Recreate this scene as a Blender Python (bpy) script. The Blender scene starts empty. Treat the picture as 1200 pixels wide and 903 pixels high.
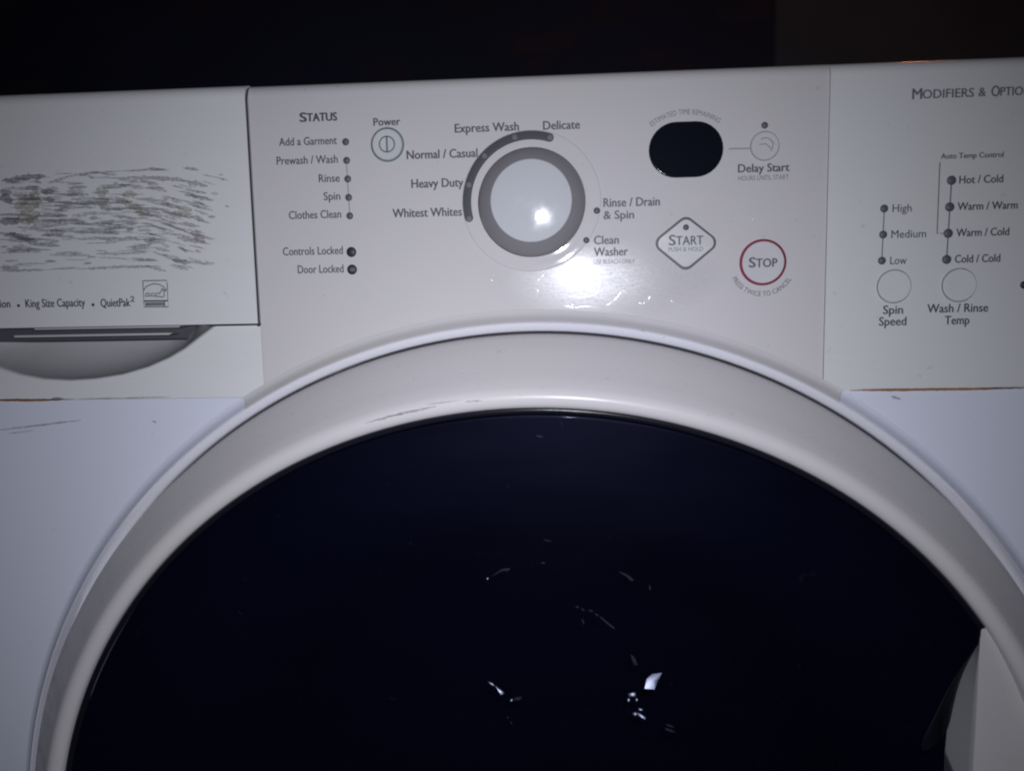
import bpy, bmesh, math, random
from mathutils import Vector, Matrix
random.seed(7)
D = bpy.data
SC = bpy.context.scene
COL = SC.collection
R = math.radians

# ------------------------------------------------------------------ camera
H = 0.83                                   # height of the camera above the floor
DIST = 0.385                               # camera to control panel
FPX = 950.0                                # focal length in pixels of the 1200 wide photo
pit, yaw, rol = R(6.732), R(3.959), R(1.202)
cp, sp, cy, sy, cr, sr = math.cos(pit), math.sin(pit), math.cos(yaw), math.sin(yaw), math.cos(rol), math.sin(rol)
FWD = Vector((-sy*cp, cy*cp, -sp))
r0 = Vector((cy, sy, 0)); d0 = FWD.cross(r0)
RGT = r0*cr + d0*sr
DWN = FWD.cross(RGT)
CAM = Vector((0, -DIST, H))
cd = D.cameras.new('camera'); cam = D.objects.new('camera', cd); COL.objects.link(cam)
m = Matrix((RGT, -DWN, -FWD)).transposed().to_4x4(); m.translation = CAM
cam.matrix_world = m
cd.dof.use_dof = True; cd.dof.focus_distance = 0.392; cd.dof.aperture_fstop = 6.0
cd.sensor_width = 36; cd.lens = 36*FPX/1200; cd.clip_start = 0.01; cd.clip_end = 50
SC.camera = cam
SC.render.resolution_x, SC.render.resolution_y = 1024, 770

# ------------------------------------------------------------------ world, lamps, exposure
w = D.worlds.new('World'); SC.world = w; w.use_nodes = True
w.node_tree.nodes['Background'].inputs[0].default_value = (0.55, 0.6, 0.8, 1)
w.node_tree.nodes['Background'].inputs[1].default_value = 0.004
vs = SC.view_settings
vs.view_transform = 'Standard'; vs.look = 'None'; vs.exposure = 0; vs.gamma = 1; vs.use_curve_mapping = False
SC.cycles.filter_width = 2.1
SC.cycles.max_bounces = 6


def P(px, py, y=0.0):
    """the point of the upright plane Y=y seen at a pixel of the 1200x903 photograph"""
    v = FWD + RGT*((px-600)/FPX) + DWN*((py-451.5)/FPX)
    return CAM + v*((y+DIST)/v.y)


def lamp(name, kind, loc, power, col, size):
    l = D.lights.new(name, kind); l.energy = power; l.color = col
    o = D.objects.new(name, l); COL.objects.link(o); o.location = loc
    if kind == 'AREA':
        l.shape = 'DISK'; l.size = size
    else:
        l.shadow_soft_size = size
    return o


g = P(676, 319)
fl = lamp('phone_flash', 'AREA', (2*g.x-CAM.x, CAM.y+0.002, 2*g.z-CAM.z), 0.505, (0.920, 0.940, 1.05), 0.006)
fl.data.spread = R(112)                          # the phone's own light, beside its lens, its beam centred below the panel
fl.rotation_euler = (P(545, 590)-fl.location).to_track_quat('-Z', 'Y').to_euler()
warm = lamp('warm_room_lamp', 'POINT', (0.41, 0.42, 1.42), 0.21, (1.0, 0.25, 0.06), 0.006)

# ------------------------------------------------------------------ materials
def mat(name, base, rough=0.4, metal=0.0, spec=0.5):
    mt = D.materials.new(name); mt.use_nodes = True
    b = mt.node_tree.nodes['Principled BSDF']
    b.inputs['Base Color'].default_value = (*base, 1)
    b.inputs['Roughness'].default_value = rough
    b.inputs['Metallic'].default_value = metal
    b.inputs['Specular IOR Level'].default_value = spec
    return mt


def nd(mt, t, **kw):
    n = mt.node_tree.nodes.new(t)
    for k, v in kw.items(): setattr(n, k, v)
    return n


def lk(mt, a, b): mt.node_tree.links.new(a, b)


def coords(mt, scale=(1, 1, 1), rot=(0, 0, 0)):
    tc = nd(mt, 'ShaderNodeTexCoord'); mp = nd(mt, 'ShaderNodeMapping')
    mp.inputs['Scale'].default_value = scale; mp.inputs['Rotation'].default_value = rot
    lk(mt, tc.outputs['Object'], mp.inputs['Vector'])
    return mp.outputs['Vector']


def noise(mt, vec, scale, detail=4, rough=.55):
    n = nd(mt, 'ShaderNodeTexNoise'); n.inputs['Scale'].default_value = scale
    n.inputs['Detail'].default_value = detail; n.inputs['Roughness'].default_value = rough
    lk(mt, vec, n.inputs['Vector']); return n.outputs['Fac']


def ramp(mt, fac, stops):
    n = nd(mt, 'ShaderNodeValToRGB'); e = n.color_ramp.elements
    while len(e) < len(stops): e.new(0.5)
    for i, (p, c) in enumerate(stops):
        e[i].position = p; e[i].color = (c, c, c, 1) if not hasattr(c, '__len__') else (*c, 1)
    lk(mt, fac, n.inputs['Fac']); return n.outputs['Color']


def mixc(mt, fac, a, b, blend='MIX'):
    n = nd(mt, 'ShaderNodeMix', data_type='RGBA', blend_type=blend)
    for s, v in ((n.inputs['Factor'], fac), (n.inputs['A'], a), (n.inputs['B'], b)):
        if hasattr(v, 'is_linked') or hasattr(v, 'links'): lk(mt, v, s)
        else: s.default_value = v if not hasattr(v, '__len__') else (*v, 1)
    return n.outputs['Result']


def worn_white(name, base, stain, r_lo, r_hi, bump=0.05, smear=(14, 14, 60), stain_amt=.5):
    """moulded white plastic or enamel: faint yellowing, wiped smears in the gloss, orange peel, specks"""
    mt = mat(name, base, .3)
    b = mt.node_tree.nodes['Principled BSDF']
    v = coords(mt)
    big = ramp(mt, noise(mt, v, 9, 3), [(.42, 0), (.72, stain_amt)])
    c1 = mixc(mt, big, base, stain)
    sp_ = ramp(mt, noise(mt, v, 260, 2, .5), [(.71, 0), (.78, .35)])
    c2 = mixc(mt, sp_, c1, tuple(k*.55 for k in base))
    lk(mt, c2, b.inputs['Base Color'])
    sm = noise(mt, coords(mt, smear, (0, R(8), 0)), 1.6, 6, .65)
    lk(mt, ramp(mt, sm, [(.36, r_lo), (.62, r_hi), (.76, r_hi*1.8)]), b.inputs['Roughness'])
    bp = nd(mt, 'ShaderNodeBump'); bp.inputs['Strength'].default_value = bump; bp.inputs['Distance'].default_value = .0004
    h1 = noise(mt, v, 420, 3, .5)
    lk(mt, h1, bp.inputs['Height']); lk(mt, bp.outputs['Normal'], b.inputs['Normal'])
    return mt


M_PANEL = worn_white('panel_plastic', (.665, .645, .66), (.65, .63, .58), .032, .085, .008)
M_PANEL.node_tree.nodes['Principled BSDF'].inputs['Specular IOR Level'].default_value = .25
M_DRAWER = worn_white('drawer_plastic', (.80, .80, .81), (.79, .78, .75), .20, .42, .06)
M_OPTION = worn_white('option_plastic', (.77, .775, .775), (.74, .74, .68), .12, .28, .06)
M_DOOR = worn_white('door_plastic', (.65, .625, .635), (.62, .60, .555), .20, .34, .03)
M_DOOR.node_tree.nodes['Principled BSDF'].inputs['Specular IOR Level'].default_value = .22
M_ENAMEL = worn_white('cabinet_enamel', (.78, .81, .92), (.79, .775, .88), .22, .42, .05)
M_BAND = worn_white('collar_enamel', (.80, .80, .86), (.80, .78, .80), .22, .4, .03)
M_INK = mat('grey_ink', (.07, .073, .09), .5)
M_INKL = mat('pale_grey_ink', (.16, .16, .175), .5)
M_INKT = mat('line_ink', (.30, .30, .315), .5)
M_TEAL = mat('power_ink', (.10, .165, .175), .45)
M_RED = mat('red_ink', (.29, .035, .075), .4)
M_LED = mat('smoked_lens', (.115, .115, .135), .5)
M_LEDD = mat('dark_lens', (.03, .032, .042), .5)
M_STRIP = mat('smoked_strip', (.026, .028, .042), .5)
M_STRIPL = mat('strip_lens', (.13, .13, .15), .5)
M_DISP = mat('display_glass', (.006, .008, .014), .12)
M_KRING = worn_white('knob_grey', (.245, .237, .252), (.235, .225, .235), .35, .5, .03)
M_KCAP = worn_white('knob_white', (.60, .615, .64), (.60, .605, .625), .075, .17, .012, (60, 60, 60), .3)
M_KCAP.node_tree.nodes['Principled BSDF'].inputs['Specular IOR Level'].default_value = .3
M_BTN = worn_white('button_plastic', (.66, .655, .675), (.64, .63, .61), .16, .3, .03)
M_GAP = mat('gap_shade_knob_base', (.03, .03, .035), .8)  # painted shade for the drawer seam and door gap, also the knob base
M_VOID = mat('black_backing', (.004, .004, .005), .9, 0, .05)
M_UNDER = mat('drawer_underside_dark', (.09, .09, .105), .6)  # dark sheet upright behind the pull ribs
M_BLACK = mat('black_gasket', (.012, .012, .02), .22)
M_RECESS = worn_white('recess_plastic', (.56, .56, .57), (.54, .54, .53), .35, .5, .04)
M_BOWL = mat('smoked_bowl', (.0095, .010, .036), .5, 0, .1)
M_WING = mat('window_wing_gloss', (.006, .0065, .012), .45, 0, .2)
M_FACET = mat('glint_mirror', (.15, .157, .185), .26, 1.0)  # mirror metal of the facets added as glints in the window
M_FACETD = mat('dull_glint_mirror', (.022, .022, .03), .42, 1.0)  # dimmer mirror metal for the fainter added glints
M_DRUM = mat('drum_steel', (.12, .12, .13), .4, .8)

# window: smoked navy acrylic, partly see-through
M_WIN = D.materials.new('smoked_navy_window'); M_WIN.use_nodes = True
nt = M_WIN.node_tree; b = nt.nodes['Principled BSDF']
b.inputs['Base Color'].default_value = (.0042, .0046, .0165, 1); b.inputs['Specular IOR Level'].default_value = .21; b.inputs['Specular Tint'].default_value = (.55, .55, 1, 1)
b.inputs['Coat Weight'].default_value = .12; b.inputs['Coat Roughness'].default_value = .06
tr = nd(M_WIN, 'ShaderNodeBsdfTransparent'); tr.inputs[0].default_value = (.90, .905, .94, 1)
mx = nd(M_WIN, 'ShaderNodeMixShader'); mx.inputs[0].default_value = .28
lk(M_WIN, tr.outputs[0], mx.inputs[1]); lk(M_WIN, b.outputs[0], mx.inputs[2])
lk(M_WIN, mx.outputs[0], nt.nodes['Material Output'].inputs['Surface'])
v = coords(M_WIN)
spk = ramp(M_WIN, noise(M_WIN, v, 150, 2, .4), [(.74, (.0012, .0013, .005)), (.82, (.014, .014, .02))])
lk(M_WIN, spk, b.inputs['Base Color'])
lk(M_WIN, ramp(M_WIN, noise(M_WIN, coords(M_WIN, (8, 8, 40)), 2, 5), [(.35, .36), (.7, .44)]), b.inputs['Roughness'])


def residue(name, c, thr=.50, soft=.16, top=.66):
    """flaky remains of a scraped-off print: broken up along the scraping direction"""
    mt = mat(name, c, .7)
    b = mt.node_tree.nodes['Principled BSDF']
    n1 = noise(mt, coords(mt, (170, 1, 1300), (0, R(-6), 0)), 1.0, 5, .7)
    n2 = noise(mt, coords(mt), 700, 3, .6)
    n = nd(mt, 'ShaderNodeMath', operation='MULTIPLY_ADD'); n.inputs[1].default_value = .35
    lk(mt, n2, n.inputs[0]); 
    s = nd(mt, 'ShaderNodeMath', operation='MULTIPLY'); s.inputs[1].default_value = .65
    lk(mt, n1, s.inputs[0]); lk(mt, s.outputs[0], n.inputs[2])
    lk(mt, ramp(mt, n.outputs[0], [(thr-soft, 0), (thr+soft, top)]), b.inputs['Alpha'])
    return mt


RES = {'g': residue('residue_grey', (.22, .225, .24)), 'd': residue('residue_dark', (.15, .14, .165), .46),
       'o': residue('residue_ochre', (.38, .345, .26), .50), 'v': residue('residue_olive', (.40, .40, .33), .49),
       'f': residue('residue_film', (.38, .385, .405), .48, .16, .6),
       'r': residue('residue_rosy', (.30, .23, .25), .5)}
M_RUST = residue('rust_grime', (.36, .17, .045), .31, .1, .9)
M_GRIME = residue('dark_grime', (.09, .08, .07), .46)
M_SCUFF = residue('scuff', (.22, .21, .22), .46, .12, .6)
M_DRIP = mat('dried_drip', (.69, .67, .685), .13)
M_SMEAR = residue('dried_soap', (.72, .72, .72), .5)
M_SMEAR.node_tree.nodes['Principled BSDF'].inputs['Roughness'].default_value = .3

# ------------------------------------------------------------------ helpers
XC, ZC = -0.01558, H-0.28629               # axis of the round door
R_HOLE, R_OUT, R_LIP, R_WIN = .27175, .26461, .24262, .2368
ROOT = D.objects.new('washing_machine', None); COL.objects.link(ROOT)
ROOT.location = (XC, 0, 0)
ROOT['label'] = 'white front loading washing machine with round dark navy door window and grey dial'
ROOT['category'] = 'washing machine'


def link(name, me, mt, parent=None, kind=None, label=None):
    o = D.objects.new(name, me); COL.objects.link(o)
    for q in (mt if isinstance(mt, (list, tuple)) else [mt]): me.materials.append(q)
    p = ROOT if parent is None else parent
    o.parent = p
    if p is ROOT: o.location = (-XC, 0, 0)
    if kind: o['kind'] = kind
    if label: o['label'] = label
    return o


def mesh(name, vs_, fs, smooth=None, mi=None):
    me = D.meshes.new(name); me.from_pydata([tuple(q) for q in vs_], [], fs)
    if mi:
        for p_, k in zip(me.polygons, mi): p_.material_index = k
    me.update()
    if smooth:
        me.shade_smooth(); me.set_sharp_from_angle(angle=R(smooth))
    return me


def slab(name, outline, yf, yb, bev, mt, parent=None, seg=3, label=None, only=None):
    """a plate with the given (x, z) outline, front at y=yf and back at y=yb, front rim rounded"""
    bm = bmesh.new()
    f = [bm.verts.new((x, yf, z)) for x, z in outline]
    k = [bm.verts.new((x, yb, z)) for x, z in outline]
    n = len(f)
    bm.faces.new(f); bm.faces.new(k[::-1])
    for i in range(n):
        j = (i+1) % n
        bm.faces.new((f[j], f[i], k[i], k[j]))
    bmesh.ops.recalc_face_normals(bm, faces=bm.faces)
    bm.edges.ensure_lookup_table()
    if bev:
        es = []
        for i in range(n):
            e = bm.edges.get((f[i], f[(i+1) % n]))
            if only is None or only(f[i].co, f[(i+1) % n].co): es.append(e)
        bmesh.ops.bevel(bm, geom=es, offset=bev, segments=seg, affect='EDGES', profile=.5, clamp_overlap=True)
    me = D.meshes.new(name); bm.to_mesh(me); bm.free()
    me.shade_smooth(); me.set_sharp_from_angle(angle=R(50))
    o = link(name, me, mt, parent, label=label)
    wn = o.modifiers.new('wn', 'WEIGHTED_NORMAL'); wn.keep_sharp = True; wn.weight = 90
    return o


def lathe(profile, cx, cz, seg=64, a0=0.0, a1=2*math.pi, warp=None, sink=None):
    """(r, y) profile turned round an axis along Y; angles from straight up, clockwise"""
    full = abs(a1-a0-2*math.pi) < 1e-6
    n = seg if full else seg+1
    vs_, fs = [], []
    k = len(profile)
    for i in range(n):
        a = a0+(a1-a0)*i/seg
        for j, (r, y) in enumerate(profile):
            rr = r+(warp(a, j) if warp else 0)
            vs_.append((cx+rr*math.sin(a), y+(sink(a, j) if sink else 0), cz+rr*math.cos(a)))
    for i in range(seg):
        i2 = (i+1) % n
        for j in range(k-1):
            A, B, C, E_ = i*k+j, i2*k+j, i2*k+j+1, i*k+j+1
            if profile[j][0] == 0: fs.append((A, C, E_))
            elif profile[j+1][0] == 0: fs.append((A, B, C))
            else: fs.append((A, B, C, E_))
    return vs_, fs


def turned(name, profile, cx, cz, mt, parent=None, seg=64, a0=0.0, a1=2*math.pi, warp=None, smooth=38, label=None, sink=None):
    vs_, fs = lathe(profile, cx, cz, seg, a0, a1, warp, sink)
    me = mesh(name, vs_, fs, smooth)
    bm = bmesh.new(); bm.from_mesh(me); bmesh.ops.remove_doubles(bm, verts=bm.verts, dist=1e-7)
    bmesh.ops.recalc_face_normals(bm, faces=bm.faces); bm.to_mesh(me); bm.free()
    me.shade_smooth(); me.set_sharp_from_angle(angle=R(smooth))
    return link(name, me, mt, parent, label=label)


def ribbon(pts, width, y, vs_, fs, thick=0.00012, jag=0.0, closed=False, step=None):
    """a thin printed or scraped line along world points, added to vs_, fs"""
    if step:
        out = []
        for A, B in zip(pts, pts[1:]):
            n = max(1, int((B-A).length/step))
            out += [A.lerp(B, i/n) for i in range(n)]
        pts = out+[pts[-1]]
    n = len(pts); base = len(vs_)
    for i, q in enumerate(pts):
        if closed: t = pts[(i+1) % n]-pts[i-1]
        else: t = pts[min(i+1, n-1)]-pts[max(i-1, 0)]
        t = Vector((t.x, 0, t.z)); t = t.normalized() if t.length > 1e-9 else Vector((1, 0, 0))
        nn = Vector((-t.z, 0, t.x))
        wl, wr = width/2, width/2
        if jag:
            e = min(i, n-1-i)/max(1, (n-1)/2)
            k = min(1, .25+1.6*e)
            wl *= k*random.uniform(1-jag, 1+jag); wr *= k*random.uniform(1-jag, 1+jag)
        for s, yy in ((wl, y-thick), (-wr, y-thick)):
            p_ = q+nn*s; vs_.append((p_.x, yy, p_.z))
    for i in range(n if closed else n-1):
        j = (i+1) % n
        fs.append((base+2*i, base+2*j, base+2*j+1, base+2*i+1))


def lines(name, polys, width, mt, parent, y=0.0, closed=False, lift=.00015, label=None):
    vs_, fs = [], []
    for p_ in polys: ribbon(p_, width, y-lift, vs_, fs, 0, closed=closed)
    return link(name, mesh(name, vs_, fs), mt, parent, label=label)


def text_geo(s, offset=0.0):
    cu = D.curves.new('lettering', 'FONT'); cu.body = s; cu.size = 1; cu.offset = offset
    cu.resolution_u = 3
    o = D.objects.new('lettering', cu); COL.objects.link(o)
    bpy.context.view_layer.update()
    me = D.meshes.new_from_object(o.evaluated_get(bpy.context.evaluated_depsgraph_get()))
    vv = [q.co.copy() for q in me.vertices]; ff = [tuple(p_.vertices) for p_ in me.polygons]
    D.objects.remove(o); D.curves.remove(cu); D.meshes.remove(me)
    return vv, ff


CAPH = None
def cap_height():
    global CAPH
    if CAPH is None:
        vv, _ = text_geo('H'); CAPH = max(q.y for q in vv)
    return CAPH


PXM = (P(641, 338)-P(640, 338)).length      # metres on the panel for one photo pixel near the foot


def lettering(runs, parent, y=0.0, mt=None, weight=.012):
    """runs: (text, x0, x1, baseline y, cap height) in photo pixels; one printed line"""
    vs_, fs = [], []
    for s, x0, x1, yb, ch in runs:
        vv, ff = text_geo(s)
        a0, a1 = min(q.x for q in vv), max(q.x for q in vv)
        A, B = P(x0, yb, y), P(x1, yb, y)
        sx = (B-A).length/(a1-a0)
        up = P((x0+x1)/2, yb-ch, y)
        sz = (up.z-P((x0+x1)/2, yb, y).z)/cap_height()
        z0 = (A.z+P(x1, yb-(x1-x0)*.026, y).z)/2
        fat = weight*24*PXM*ch/9
        for k, (ox, oz) in enumerate(((-1, 0), (1, 0), (0, .8)) if weight else ((0, 0),)):   # fatter strokes: the print laid down with a slight spread
            base = len(vs_)
            for q in vv: vs_.append((A.x+(q.x-a0)*sx+ox*fat, y-.00018-k*.000003, z0+q.y*sz+oz*fat))
            fs += [tuple(base+i for i in f) for f in ff]
    return link('lettering', mesh('lettering', vs_, fs), mt or M_INK, parent)


def arc_lettering(s, cx, cz, rad, span, mid, ch, parent, below=False, y=0.0, mt=None):
    """text bent round (cx, cz); angles from straight up, clockwise; rad is the baseline radius"""
    vv, ff = text_geo(s)
    a0, a1 = min(q.x for q in vv), max(q.x for q in vv)
    k = ch/cap_height(); vs_ = []
    for q in vv:
        u = (q.x-a0)/(a1-a0)-.5
        if below: a = mid-u*span; r = rad-q.y*k
        else: a = mid+u*span; r = rad+q.y*k
        vs_.append((cx+r*math.sin(a), y-.00018, cz+r*math.cos(a)))
    return link('lettering', mesh('lettering', vs_, ff), mt or M_INKL, parent)


def circ(cx, cz, r, n=48, a0=0, a1=2*math.pi):
    c = abs(a1-a0-2*math.pi) < 1e-6
    return [Vector((cx+r*math.sin(a0+(a1-a0)*i/n), 0, cz+r*math.cos(a0+(a1-a0)*i/n))) for i in range(n if c else n+1)]


def xz(q): return (q.x, q.z)

# ------------------------------------------------------------------ the dark room behind
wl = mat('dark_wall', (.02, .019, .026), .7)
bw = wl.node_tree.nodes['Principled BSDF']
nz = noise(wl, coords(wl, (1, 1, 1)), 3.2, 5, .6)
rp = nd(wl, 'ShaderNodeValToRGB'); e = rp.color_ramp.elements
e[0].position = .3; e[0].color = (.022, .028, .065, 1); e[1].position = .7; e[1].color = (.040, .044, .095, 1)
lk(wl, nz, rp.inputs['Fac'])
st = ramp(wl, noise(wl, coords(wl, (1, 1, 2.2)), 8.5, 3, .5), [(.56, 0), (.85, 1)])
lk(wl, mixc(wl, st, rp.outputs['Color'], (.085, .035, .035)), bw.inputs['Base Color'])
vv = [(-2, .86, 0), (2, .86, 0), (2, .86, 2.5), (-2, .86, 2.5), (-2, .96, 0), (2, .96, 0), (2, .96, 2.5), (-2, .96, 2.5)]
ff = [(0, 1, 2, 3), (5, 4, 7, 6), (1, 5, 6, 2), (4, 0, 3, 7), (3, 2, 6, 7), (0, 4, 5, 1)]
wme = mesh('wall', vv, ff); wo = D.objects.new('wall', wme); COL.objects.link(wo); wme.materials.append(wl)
wo['kind'] = 'structure'
# an added block on the right, lighter grey than the wall behind it
def block(name, x0, x1, y0, y1, mt):
    vv = [(x0, y0, 0), (x1, y0, 0), (x1, y0, 2.5), (x0, y0, 2.5), (x0, y1, 0), (x1, y1, 0), (x1, y1, 2.5), (x0, y1, 2.5)]
    o = D.objects.new(name, mesh(name, vv, ff)); COL.objects.link(o); o.data.materials.append(mt); o['kind'] = 'structure'
    return o
wr = mat('grey_wall', (.075, .075, .085), .7)
bq = wr.node_tree.nodes['Principled BSDF']
lk(wr, ramp(wr, noise(wr, coords(wr), 5, 5, .6), [(.3, (.075, .095, .125)), (.7, (.13, .145, .175))]), bq.inputs['Base Color'])
xq = P(885, 40, .85).x
block('wall', xq+.028, 2, .85, .8599, wr)

# ------------------------------------------------------------------ cabinet
XL, XR = XC-.343, XC+.343
ZSEAM = H-.0497
ZTOP = H+.0982
R_F = R_HOLE+.0050                          # where the door surround meets the flat front
# body box
vv = [(XL+.002, .012, .03), (XR-.002, .012, .03), (XR-.002, .012, ZTOP-.004), (XL+.002, .012, ZTOP-.004),
      (XL+.002, .66, .03), (XR-.002, .66, .03), (XR-.002, .66, ZTOP-.004), (XL+.002, .66, ZTOP-.004)]
cab = link('cabinet', mesh('cabinet', vv, [(5, 4, 7, 6), (1, 5, 6, 2), (4, 0, 3, 7), (3, 2, 6, 7), (0, 4, 5, 1)]), M_ENAMEL)
for sx in (XL+.05, XR-.05):
    for yy in (.06, .60):
        vs_, fs = [], []
        for i in range(12):
            a = i*math.pi/6
            vs_ += [(sx+.02*math.cos(a), yy+.02*math.sin(a), 0), (sx+.02*math.cos(a), yy+.02*math.sin(a), .03)]
        for i in range(12): fs.append((2*i, 2*((i+1) % 12), 2*((i+1) % 12)+1, 2*i+1))
        fs.append(tuple(range(0, 24, 2)))
        link('foot', mesh('foot', vs_, fs), M_BLACK)
# liner behind the seams
vv = [(XL+.01, .0085, ZSEAM-.02), (XR-.01, .0085, ZSEAM-.02), (XR-.01, .0085, ZTOP-.012), (XL+.01, .0085, ZTOP-.012)]
a_m = math.acos((ZSEAM-ZC)/R_F)             # angle where the seam meets the surround
arc = circ(XC, ZC, R_F, 140, a_m, 2*math.pi-a_m)
out = [(XL, ZSEAM-.0006)]+[(XR, ZSEAM-.0006)][:0]
out = [xz(q) for q in arc]                  # right meeting point, round the bottom, to the left one
outline = [(XR, ZSEAM-.0001)]+[(out[0][0], ZSEAM-.0001)]+out[1:-1]+[(out[-1][0], ZSEAM-.0001), (XL, ZSEAM-.0001), (XL, .1), (XR, .1)]
slab('front_panel', outline, 0, .006, .0005, M_ENAMEL, only=lambda p, q: abs(p.z-q.z) < 1e-4 and p.z > H-.1)

# the rounded well around the door, its upper part belongs to the plastic fascia
# raised: it sweeps up out of the flat front to a ridge, then dips towards the door edge
prof = [(.2768, .0003), (.2767, -.0001), (.2758, -.0003), (.2748, -.0007), (.2739, -.0014), (.2731, -.0023), (.2724, -.0034), (.2717, -.0045), (.2711, -.0052)]
turned('door_surround', prof+[(.2708, -.0046)], XC, ZC, M_PANEL, seg=110, a0=-a_m+.0004, a1=a_m-.0004)
turned('door_surround', prof+[(.2708, -.0046)], XC, ZC, M_ENAMEL, seg=190, a0=a_m, a1=2*math.pi-a_m)
turned('surround_band', [(.27095, -.0048), (.2705, -.0054), (.2697, -.0052), (.2684, -.0043), (.2673, -.0035), (.2668, -.0026), (.2665, -.0008), (.2664, .0060), (.240, .0065)],
       XC, ZC, M_BAND, seg=220, sink=lambda a, j: .0075*min(1, max(0, (abs((a+math.pi) % (2*math.pi)-math.pi)-R(42))/R(26)))*(min(1, j/2) if j else 0))

turned('door_gap_shade', [(.2663, .0012), (.2600, .0016), (.2500, .0040)], XC, ZC, M_GAP, seg=160)  # dark ring painted as the shade in the gap round the door
# ------------------------------------------------------------------ control panel (middle fascia)
xl, xr = P(305.8, 378).x, P(968.5, 260).x
YTOPB = .0075
a_l = math.asin((xl-XC)/R_F); a_r = math.asin((xr-.0001-XC)/R_F)
arcp = [xz(q) for q in circ(XC, ZC, R_F, 90, a_l, a_r)]
arcp = [p_ for p_ in arcp if p_[1] > ZSEAM+.0002]
top_only = lambda p, q: p.z > ZTOP-.001 and q.z > ZTOP-.001
side_or_top = lambda p, q: abs(p.z-q.z) < 1e-4 or abs(p.x-q.x) < 1e-4


def fascia(name, outline, yf, yb, mt, topbev=.006, edge=.0008, parent=None, label=None):
    """panel plate with a generously rounded top edge and finely rounded other edges"""
    bm = bmesh.new()
    f = [bm.verts.new((x, yf, z)) for x, z in outline]
    k = [bm.verts.new((x, yb, z)) for x, z in outline]
    n = len(f); bm.faces.new(f)
    for i in range(n):
        j = (i+1) % n; bm.faces.new((f[j], f[i], k[i], k[j]))
    bmesh.ops.recalc_face_normals(bm, faces=bm.faces)
    top, rest = [], []
    for i in range(n):
        j = (i+1) % n; e_ = bm.edges.get((f[i], f[j]))
        (top if f[i].co.z > ZTOP-.002 and f[j].co.z > ZTOP-.002 else rest).append(e_)
    if edge:
        rest = [e_ for e_ in rest if side_or_top(e_.verts[0].co, e_.verts[1].co)]
    if top:
        bmesh.ops.bevel(bm, geom=top, offset=topbev, segments=7, affect='EDGES', profile=.5, clamp_overlap=False)
    rest = [e_ for e_ in rest if e_.is_valid]
    if edge and rest:
        bmesh.ops.bevel(bm, geom=rest, offset=edge, segments=2, affect='EDGES', profile=.5, clamp_overlap=True)
    me = D.meshes.new(name); bm.to_mesh(me); bm.free()
    me.shade_smooth(); me.set_sharp_from_angle(angle=R(50))
    o = link(name, me, mt, parent, label=label)
    wn = o.modifiers.new('wn', 'WEIGHTED_NORMAL'); wn.keep_sharp = True; wn.weight = 90
    return o


panel = fascia('control_panel', [(xl, ZTOP), (xr-.0001, ZTOP), (xr-.0001, arcp[-1][1])]+arcp[::-1]+[(xl, arcp[0][1])], 0, .02, M_PANEL)
# right hand options panel, a hair proud
za = ZC+math.sqrt(R_F**2-(xr-XC)**2)
xm = XC+R_F*math.sin(a_m)
arcr = [xz(q) for q in circ(XC, ZC, R_F, 14, math.asin((xr+.0002-XC)/R_F), a_m)]
opt = fascia('options_panel', [(xr+.0001, ZTOP-.0003), (XR, ZTOP-.0003), (XR, ZSEAM+.0002)]+arcr[::-1], -.0008, .02, M_OPTION, .006, .0005)
# drawer housing below the drawer, with a scooped finger hold
dz = P(175, 381.3).z                         # lower edge of the drawer front
scoop_px = [(248, 381), (232, 394), (214, 408), (196, 418.5), (172, 429), (143, 437.5), (112, 442.5), (83, 444.5),
            (52, 443), (25, 438), (0, 430), (-24, 420), (-46, 407), (-64, 394), (-78, 381)]
scoop = [xz(P(*q)) for q in scoop_px]
scoop[0] = (scoop[0][0], dz+.004); scoop[-1] = (scoop[-1][0], dz+.004)
arcl = [xz(q) for q in circ(XC, ZC, R_F, 14, -a_m, math.asin((xl-.0002-XC)/R_F))]
HZ = dz-.0009
scoop[0] = (scoop[0][0], HZ); scoop[-1] = (scoop[-1][0], HZ)
hole = [(P(85, 381).x+(x-P(85, 381).x)*1.034, dz+(z-dz)*1.034) for x, z in scoop]
slab('drawer_housing', arcl+[(xl-.0002, HZ)]+hole+[(XL, HZ), (XL, ZSEAM+.0001)], 0, .006, 0, M_DRAWER)
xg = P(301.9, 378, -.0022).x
link('seam_shade_strip', mesh('seam_shade_strip', [(xg-.0005, -.0016, HZ-.0004), (xl+.0001, -.0016, HZ-.0004), (xl+.0001, -.0016, ZTOP-.0068), (xg-.0005, -.0016, ZTOP-.0068), (xl+.0001, .0006, ZTOP-.0025), (xg-.0005, .0006, ZTOP-.0025), (xl+.0001, .0040, ZTOP-.0006), (xg-.0005, .0040, ZTOP-.0006)], [(0, 1, 2, 3), (3, 2, 4, 5), (5, 4, 6, 7)]), M_GAP)  # dark strip laid in the drawer seam as its shade
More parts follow.
